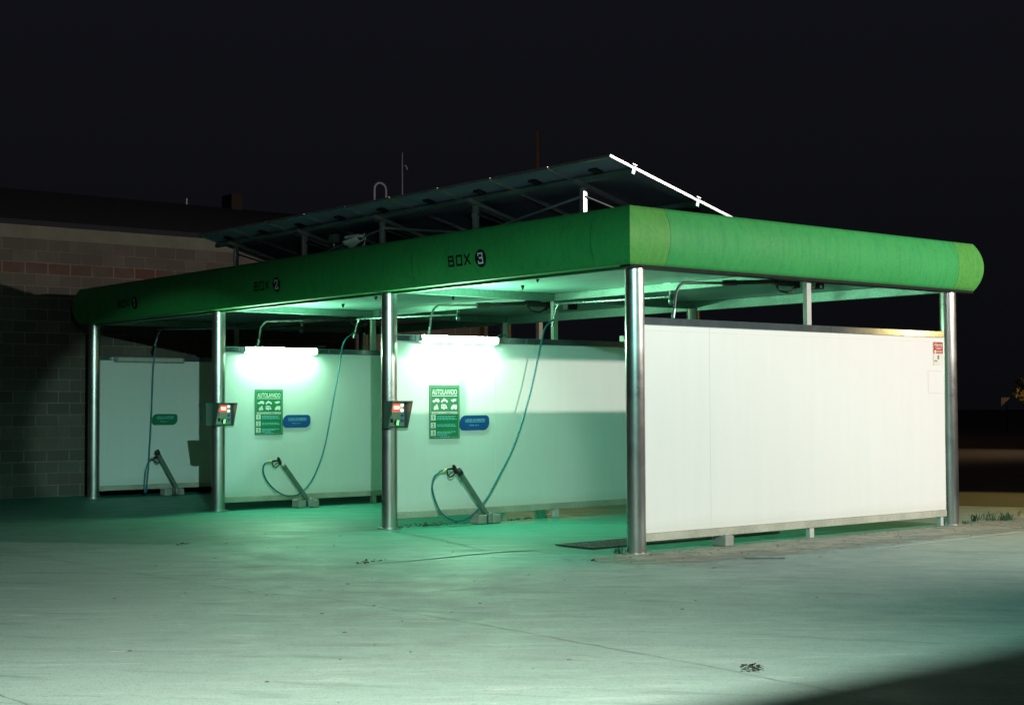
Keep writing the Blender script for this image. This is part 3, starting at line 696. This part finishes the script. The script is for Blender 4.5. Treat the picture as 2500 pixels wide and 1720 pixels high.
# ------------------------------------------------------------------ solar array on the roof
sa = thing('solar_array', 'tilted row of solar panels on posts above the green canopy', 'solar array', (0, 0, 3.53))
xe, yt, zt, th, wd, LN = .054, -.382, 4.103 - 3.53, .2638, .987, 1.99
c_, s_ = math.cos(th), math.sin(th)
def SP(x, s, d): return Vector((x, yt + s * c_ - d * s_, zt - s * s_ - d * c_))   # s down the slope, d below the plane
def sbox(mb, x0, x1, s0, s1, d0, d1):
    vs = [SP(x, s, d) for d in (d1, d0) for s in (s0, s1) for x in (x0, x1)]
    return mb.add(vs, [(0, 2, 3, 1), (4, 5, 7, 6), (0, 1, 5, 4), (1, 3, 7, 5), (3, 2, 6, 7), (2, 0, 4, 6)])
for k in range(9):
    a1 = xe - k * wd; a0 = a1 - wd + .018
    m = MB(); sbox(m, a0, a1, 0, .035, 0, .027); sbox(m, a0, a1, LN - .035, LN, 0, .027); sbox(m, a0, a0 + .03, .0352, LN - .0352, 0, .027); sbox(m, a1 - .03, a1, .0352, LN - .0352, 0, .027)
    f = m.build('solar_frame', M['frame'], sa)
    m = MB(); sbox(m, a0 + .031, a1 - .031, .036, LN - .036, .006, .012); m.build('backsheet', M['backsheet'], f)
    m = MB(); sbox(m, a0 + .031, a1 - .031, .036, LN - .036, .0015, .0055); m.build('glass', M['cell'], f)
    m = MB(); sbox(m, (a0 + a1) / 2 - .06, (a0 + a1) / 2 + .06, .2, .31, .0125, .035); m.build('terminal_box', M['black'], f)
for s in (.33, 1.32):
    m = MB(); sbox(m, xe - 9 * wd + .02, xe + .03, s - .022, s + .022, .041, .095); m.build('rail', M['beam'], sa)
    for k in range(10):
        m = MB(); x = xe - k * wd + (.012 if k == 0 else .009); sbox(m, x - .02, x + .02, s - .03, s + .03, -.012, -.002); m.build('clamp', M['frame'], sa)
for i, px in enumerate((-.68, -2.55, -4.46, -6.32, -8.2)):
    top = SP(px, .33, .10); low = SP(px, 1.32, .10)
    MB().bbox(px - .03, px + .03, top.y - .03, top.y + .03, 0, top.z - .045, .004).build('post', M['galv'], sa)
    MB().bbox(px - .03, px + .03, low.y - .03, low.y + .03, 0, max(.02, low.z - .045), .004).build('post', M['galv'], sa)
    m = MB(); sbox(m, px - .025, px + .025, .2, 1.45, .096, .14); m.build('rafter', M['galv'], sa)
    MB().tube([(px + .04, low.y, .03), (px + .04, top.y, top.z - .15)], .012, 8).build('brace', M['pipe'], sa)
    if i in (1, 4):
        MB().bbox(px - .036, px + .036, top.y - .036, top.y + .036, .21, .25, .003).build('pipe_clip', M['frame'], sa)
for p0, p1 in ((-.68, -2.55), (-4.46, -2.55), (-4.46, -6.32)):
    top = SP(p0, .33, .10); MB().tube([(p0, top.y + .045, top.z - .12), (p1, top.y + .045, .02)], .016, 8).build('brace', M['galv'], sa)

# floodlight and box on the roof edge
t = thing('roof_floodlight', 'white curved floodlight pointing down on the roof edge above BOX 2', 'floodlight', (-5.08, -.06, 3.53))
MB().bbox(.13, .17, -.02, .02, .0, .10, .003).build('bracket', M['galv'], t)
MB().box(-.2, .2, .02, .045, .2, .225).cyl((.16, 0, .08), (.16, .03, .22), .012).build('mount_bar', M['galv'], t)
vs = []; fs = []; n = 12
for i in range(7):
    u = i / 6; x = -.17 + .3 * u; r = .085 - .03 * u; zc = .19
    for k in range(n + 1):
        an = R(200 + 150 * k / n) - u * .25; vs.append((x, -.02 + r * 1.1 * math.cos(an) - .01, zc + r * math.sin(an) + .02 * u - .06 * (1 - u) * (k / n > .45) * (k / n < .8)))
for i in range(6):
    for k in range(n): fs.append((i * (n + 1) + k, (i + 1) * (n + 1) + k, (i + 1) * (n + 1) + k + 1, i * (n + 1) + k + 1))
o = MB().add(vs, fs, True).build('reflector', M['whitepaint'], t)
md = o.modifiers.new('thickness', 'SOLIDIFY'); md.thickness = .008
MB().bbox(-.17, .13, -.09, .04, .195, .235, .012).build('casing', M['whitepaint'], t)
MB().tube([(.14, 0, .2), (.2, -.02, .24)], .008, 8).build('cable', M['white'], t)
t = thing('roof_junction_box', 'grey green box on a short stem on the roof edge beside the white floodlight', 'junction box', (-5.8, .05, 3.53))
MB().bbox(-.075, .075, -.04, .04, .2, .32, .008).build('case', M['box'], t)
MB().cyl((0, 0, 0), (0, 0, .2), .012).build('stem', M['galv'], t)
MB().cyl((-.085, -.02, .26), (-.076, -.02, .26), .025, 10).build('cable_gland', M['rubber'], t)

# ------------------------------------------------------------------ surroundings
t = thing('block_wall', 'grey concrete block wall with a red course left of the canopy', 'wall', (-14.3, 0, 0))
MB().box(-.2, 0, -30, 9.5, 0, 4.51).build('masonry', M['blocks'], t)
MB().box(-.21, .006, -30.01, 9.51, 4.512, 4.74).build('coping', M['coping'], t)

t = thing('house', 'dark house with a pitched roof behind the block wall', 'house', (-21, 2.5, 0))
MB().box(-6, 5.2, -10.5, 8.2, 0, 4.9).build('wall', M['brick'], t)
rf = MB(); P = [(5.6, 4.85), (-1, 6.38), (-7.5, 4.85), (-7.5, 4.98), (-1, 6.52), (5.6, 4.98)]
rf.prism(P, lambda u, v, d: (u, -11 + 19.7 * d, v)); ro = rf.build('roof', M['tile'], t)
MB().bbox(-1.25, -.75, 4.85, 5.15, 6.2, 6.85, .01).build('chimney', M['brick'], ro)
MB().cyl((-1.0, 3.75, 6.4), (-1.0, 3.75, 6.66), .03, 10).build('roof_vent', M['galv'], ro)
t = thing('vent_pipe', 'pale inverted U vent pipe rising behind the solar panels', 'pipe', (-17, 8.53, 5.4))
arc = [(0, -.16, 0), (0, -.16, 1.1)] + [(0, -.16 * math.cos(math.pi * k / 12), 1.1 + .16 * math.sin(math.pi * k / 12)) for k in range(1, 12)] + [(0, .16, 1.1), (0, .16, .0)]
MB().tube(arc, .024, 10).build('pipe', M['whitepaint'], t)
MB().cyl((0, -.16, -.05), (0, -.16, .03), .04, 10).build('collar', M['galv'], t)
t = thing('antenna_mast', 'thin grey mast with a small side arm behind the solar panels', 'mast', (-17, 9.145, 5.4))
MB().tube([(0, 0, 0), (0, 0, 2.02)], .022, 8).build('mast', M['galv'], t)
MB().tube(spline([(0, .07, 1.74), (0, .12, 1.70), (0, .145, 1.63)], 4), .016, 8).build('side_arm', M['white'], t)
t = thing('distant_pole', 'dim reddish pole rising far behind the solar panels', 'pole', (-48.13, 40, 0))
MB().tube([(0, 0, 0), (0, 0, 16)], [.16, .1], 12).build('pole', M['rust'], t)
MB().cyl((0, 0, 0), (0, 0, .3), .28, 14).build('base', M['block'], t)
t = thing('yard_post', 'orange lit steel post seen through the middle bay above the panel', 'post', (-12.0, 9.0, 0))
MB().bbox(-.05, .05, -.05, .05, 0, 4.2, .006).build('post', M['whitepaint'], t)
MB().bbox(-.13, .13, -.13, .13, .0, .02, .004).build('base_plate', M['galv'], t)

# far house corner and tree lit by a street lamp on the right
def leaf_crown(mb, c, r, n, s, rnd):
    for k in range(n):
        d = Vector((rnd.gauss(0, 1), rnd.gauss(0, 1), rnd.gauss(0, 1))).normalized() * (rnd.random() ** .45)
        q = Vector(c) + Vector((d.x * r[0], d.y * r[1], d.z * r[2]))
        u = Vector((rnd.gauss(0, 1), rnd.gauss(0, 1), rnd.gauss(0, 1))).normalized(); v = u.cross(Vector((rnd.gauss(0, 1), rnd.gauss(0, 1), rnd.gauss(0, 1)))).normalized()
        a = s * rnd.uniform(.6, 1.3)
        mb.add([q - u * a, q + v * a * .5, q + u * a, q - v * a * .5], [(0, 1, 2, 3)])
t = thing('street_tree', 'far tree with orange lit leaves at the right edge of the view', 'tree', (-32.0, 60.3, 0))
rnd = random.Random(11)
tr = MB(); tr.tube([(0, 0, 0), (.05, 0, .7), (-.05, .1, 1.5), (.1, .1, 2.6)], [.16, .13, .1, .05], 10)
for k in range(6):
    an = k * 1.1; tr.tube([(0, .05, 1.0 + .2 * k), (.5 * math.cos(an), .5 * math.sin(an), 1.4 + .22 * k), (.95 * math.cos(an), .95 * math.sin(an), 1.6 + .25 * k)], [.06, .04, .015], 7)
tr.build('trunk', M['bark'], t)
cr = MB()
for k in range(9):
    an = k * 2.4; leaf_crown(cr, (.62 * math.cos(an), .62 * math.sin(an), 1.7 + .13 * k), (.5, .5, .38), 150, .09, rnd)
cr.build('crown', M['foliage'], t)
t = thing('distant_gable_board', 'tiny pale striped triangular board standing in for a lit gable far to the right of the canopy', 'sign', (-35.95, 63.9, 0))  # board on an added pole, in place of a lit house gable
MB().cyl((.05, .06, 0), (.05, .06, 2.0), .03, 8).build('pole', M['matt_black'], t)
m = MB()
for k in range(6): m.add([(-.25 + .09 * k, 0, 1.97), (-.25 + .09 * k + .06, 0, 1.97), (-.25 + .09 * k + .06, 0, 1.53 + .075 * k), (-.25 + .09 * k, 0, 1.49 + .075 * k)], [(0, 3, 2, 1)])
m.build('board', M['cream'], t)

# ------------------------------------------------------------------ weeds and litter
def weed(name, label, loc, n, h, spread, seed):
    rnd = random.Random(seed); m = MB()
    for k in range(n):
        an = rnd.uniform(0, 6.28); b = Vector((rnd.gauss(0, spread * .5), rnd.gauss(0, spread * .5), 0)); ln = h * rnd.uniform(.5, 1.1)
        d = Vector((math.cos(an), math.sin(an), 0)); lean = rnd.uniform(.2, .9); w = .006
        s = Vector((-d.y, d.x, 0)) * w
        p1 = b + d * ln * lean * .4 + Vector((0, 0, ln * .6)); p2 = b + d * ln * lean + Vector((0, 0, ln * (1 - lean * .35)))
        m.add([b - s, b + s, p1 + s * .8, p1 - s * .8, p2], [(0, 1, 2, 3), (3, 2, 4)])
    o = m.build(name, M['grass'], None, loc); return tag(o, label, 'weed', 'weeds beside the canopy')
weed('weed', 'tall narrow green weed beside the right rear column', (-.15, 6.32, .004), 30, .13, .04, 1)
weed('weed', 'wide tuft of green weeds at the right, on the slab edge', (-.09, 6.72, .004), 90, .13, .26, 2)
weed('weed', 'small weeds at the foot of the front right column', (-.16, -.1, .005), 26, .09, .09, 3)
weed('weed', 'low sprout of grass at the foot of the right rear column', (.03, 5.85, .008), 14, .06, .06, 4)
def lump(mb, x, y, z, r, rnd, flat_=.6):
    n = 6; vs = [(x, y, z + r * flat_)]
    for k in range(n): an = 6.28 * k / n; q = r * rnd.uniform(.7, 1.25); vs.append((x + q * math.cos(an), y + q * math.sin(an), z + r * flat_ * rnd.uniform(.3, .6)))
    for k in range(n): an = 6.28 * k / n; q = r * rnd.uniform(.8, 1.1); vs.append((x + q * math.cos(an), y + q * math.sin(an), z))
    fs = [(0, 1 + k, 1 + (k + 1) % n) for k in range(n)] + [(1 + k, 1 + n + k, 1 + n + (k + 1) % n, 1 + (k + 1) % n) for k in range(n)]
    mb.add(vs, fs)
rnd = random.Random(5); m = MB()
for k in range(300):
    y = rnd.uniform(-1.0, 7.2); x = .12 + abs(rnd.gauss(0, .55)); lump(m, x, y, .008, rnd.choice([.004, .005, .006, .008, .014]) * rnd.uniform(.7, 1.2), rnd)
for k in range(60): lump(m, rnd.uniform(-7, 5), rnd.uniform(-7, -.6), .001, rnd.uniform(.006, .016), rnd, .4)
tag(m.build('gravel', M['stone']), 'scattered pebbles and crumbs of dirt on the strip before the near panel', 'gravel', kind='stuff')
def leaf_pile(label, loc, n, sp, seed, mat='leaf', s=.024):
    rnd = random.Random(seed); m = MB()
    for k in range(n):
        x, y, z = rnd.gauss(0, sp[0]), rnd.gauss(0, sp[1]), .005 + abs(rnd.gauss(0, .012)); an = rnd.uniform(0, 6.28); t_ = rnd.uniform(-.02, .02); a = s * rnd.uniform(.6, 1.3)
        c, d = math.cos(an) * a, math.sin(an) * a
        m.add([(x - c, y - d, z), (x + d * .5, y - c * .5, z + abs(t_)), (x + c, y + d, z + .006), (x - d * .5, y + c * .5, z + .012)], [(0, 1, 2, 3)])
    return tag(m.build('leaf_litter', M[mat], None, loc), label, 'leaf litter', 'small litter on the concrete')
leaf_pile('dark clump of leaves on the concrete joint in the right foreground', (5.38, -4.34, .006), 30, (.022, .038), 1, s=.02)
leaf_pile('dark leaves at the end of the water trickle before the second column', (-1.03, -2.66, .004), 26, (.025, .08), 2, s=.02)
leaf_pile('few pale leaves on the concrete at the left, before the third column', (-4.05, -3.07, .004), 8, (.03, .07), 3)
leaf_pile('small dead leaf between the near column and the foreground', (.35, -.95, .004), 5, (.02, .03), 4)
leaf_pile('dirt and leaves heaped under the nearest lit panel', (-4.35, .55, .006), 70, (.06, .28), 6)
leaf_pile('dark wad of leaves beside the concrete foot of the nearest lit panel', (-4.3, 2.0, .006), 40, (.05, .25), 7)
o = MB().bbox(-.2, .2, -.01, .01, 0, .012, .002).build('metal_strip', M['grate'], None, (1.25, .55, .008)); o.rotation_euler = (0, 0, R(48)); tag(o, 'thin dark metal strip lying on the slab before the near panel', 'metal strip')

# ------------------------------------------------------------------ filling-station roof (outside the view) that carries the floodlights and shades the ground
t = thing('station_roof', 'flat roof edge behind the viewer that carries the yard floodlights', 'roof', (8.165, -6.4, 0))
MB().box(0, 6, -9, .4, 3.58, 3.72).build('slab', M['block'], t)
for x, y in ((3.9, -8), (3.9, 0)): MB().cyl((x, y, 0), (x, y, 3.575), .12, 20).build('pillar', M['steel'], t)

# ------------------------------------------------------------------ lights
def lamp(name, ty, loc, energy, color, size, aim=None, spot=None, blend=.2):
    d = bpy.data.lights.new(name, ty); d.energy = energy; d.color = color; d.shadow_soft_size = size
    if spot: d.spot_size = R(spot); d.spot_blend = blend
    o = bpy.data.objects.new(name, d); COL.objects.link(o); o.location = loc
    if aim: o.rotation_euler = (Vector(aim) - Vector(loc)).to_track_quat('-Z', 'Y').to_euler()
    return o
lamp('yard_flood_and_fill', 'SPOT', (8.6, 6.0, 4.42), 4000, (1, .93, .845), .07, (.5, 3.0, 2.4), 82, .75)
lamp('yard_flood_and_fill', 'SPOT', (8.6, -8.5, 4.42), 4250, (1, .66, .56), .05, (4.7, -6.4, 0), 72, 1)      # warm, aimed at the forecourt
lamp('yard_flood_and_fill', 'SPOT', (8.6, -8.5, 4.42), 2200, (.36, 1, .86), .05, (5.44, -6.18, 1.3), 75, .32)       # wide teal fill added at the same spot
lamp('yard_flood_and_fill', 'SPOT', (8.6, -8.5, 4.42), 3600, (.56, 1, .84), .05, (-13.2, 1.0, 1.05), 10.5, .4)   # narrow fill added to brighten the far bay
lamp('yard_flood_and_fill', 'SPOT', (8.6, -8.5, 4.42), 1700, (.85, 1, .86), .05, (-5.6, 1.3, .55), 17, .45)       # second narrow fill, added to lift the lit bays
lamp('yard_flood_and_fill', 'POINT', (8.6, -8.5, 4.42), 330, (.85, 1, .92), .05)      # weak fill added all round, lifts the solar underside
lamp('street_and_fill_lamp', 'SPOT', (-4, 15, 5), 760, (1, .74, .22), .15, (-2.5, 9.4, 0), 54, .5)
lamp('street_and_fill_lamp', 'SPOT', (-4, 15, 5), 420, (1, .58, .2), .15, (-12.3, 9.4, 3.2), 14, .4)
lamp('street_and_fill_lamp', 'POINT', (20, 33, 4.4), 350, (1, .62, .2), .4)
lamp('street_and_fill_lamp', 'SPOT', (-16, 36, 7), 900, (1, .66, .35), .2, (-18, 31, 0), 90, 1)  # unseen lamp added to lift the dark far ground
lamp('street_and_fill_lamp', 'SPOT', (-32.4, 56.2, 3.2), 520, (1, .55, .15), .1, (-32.5, 60.3, 1.75), 16, .4)
lamp('street_and_fill_lamp', 'SPOT', (-29.6, 57.0, 3.6), 300, (1, .65, .25), .1, (-36.0, 64, 1.75), 7, .4)
lamp('street_and_fill_lamp', 'POINT', (-40, 33, 9), 1300, (1, .5, .25), .1)

w = bpy.data.worlds.new('World'); sc.world = w; w.use_nodes = True
nt = w.node_tree; bg = nt.nodes['Background']
sky = nt.nodes.new('ShaderNodeTexSky'); sky.sky_type = 'NISHITA'; sky.sun_disc = False; sky.sun_elevation = R(-12); sky.sun_rotation = R(120)
tc = nt.nodes.new('ShaderNodeTexCoord'); sx = nt.nodes.new('ShaderNodeSeparateXYZ'); nt.links.new(tc.outputs['Generated'], sx.inputs[0])
cr = nt.nodes.new('ShaderNodeValToRGB'); e = cr.color_ramp.elements; nt.links.new(sx.outputs['Z'], cr.inputs['Fac'])
e[0].position = -.02; e[0].color = (.030, .031, .041, 1); e[1].position = .30; e[1].color = (.056, .058, .086, 1)
mx = nt.nodes.new('ShaderNodeMix'); mx.data_type = 'RGBA'; mx.blend_type = 'ADD'; mx.inputs[0].default_value = 1
nt.links.new(sky.outputs[0], mx.inputs[6]); nt.links.new(cr.outputs['Color'], mx.inputs[7])
nt.links.new(mx.outputs[2], bg.inputs['Color']); bg.inputs['Strength'].default_value = .1

# ------------------------------------------------------------------ camera
cd = bpy.data.cameras.new('camera'); cam = bpy.data.objects.new('camera', cd); COL.objects.link(cam)
r_ = Vector((.63742, .7705, -.00493)); u_ = Vector((.03163, -.01978, .9993)); f_ = Vector((-.76986, .63714, .03698))
cam.matrix_world = Matrix(((r_.x, u_.x, -f_.x, 11.18574), (r_.y, u_.y, -f_.y, -10.91533), (r_.z, u_.z, -f_.z, 1.51151), (0, 0, 0, 1)))
cd.sensor_width = 36; cd.lens = 36 * 3664.576 / 2500; cd.clip_start = .05; cd.clip_end = 2000
sc.camera = cam
sc.render.engine = 'CYCLES'
sc.view_settings.view_transform = 'Standard'; sc.view_settings.look = 'None'; sc.view_settings.exposure = 0; sc.view_settings.gamma = 1
sc.cycles.max_bounces = 8; sc.cycles.diffuse_bounces = 4; sc.cycles.glossy_bounces = 4; sc.cycles.sample_clamp_indirect = 6
sc.cycles.use_denoising = True
sc.cycles.caustics_reflective = False; sc.cycles.caustics_refractive = False
sc.render.resolution_x = 1024; sc.render.resolution_y = 704
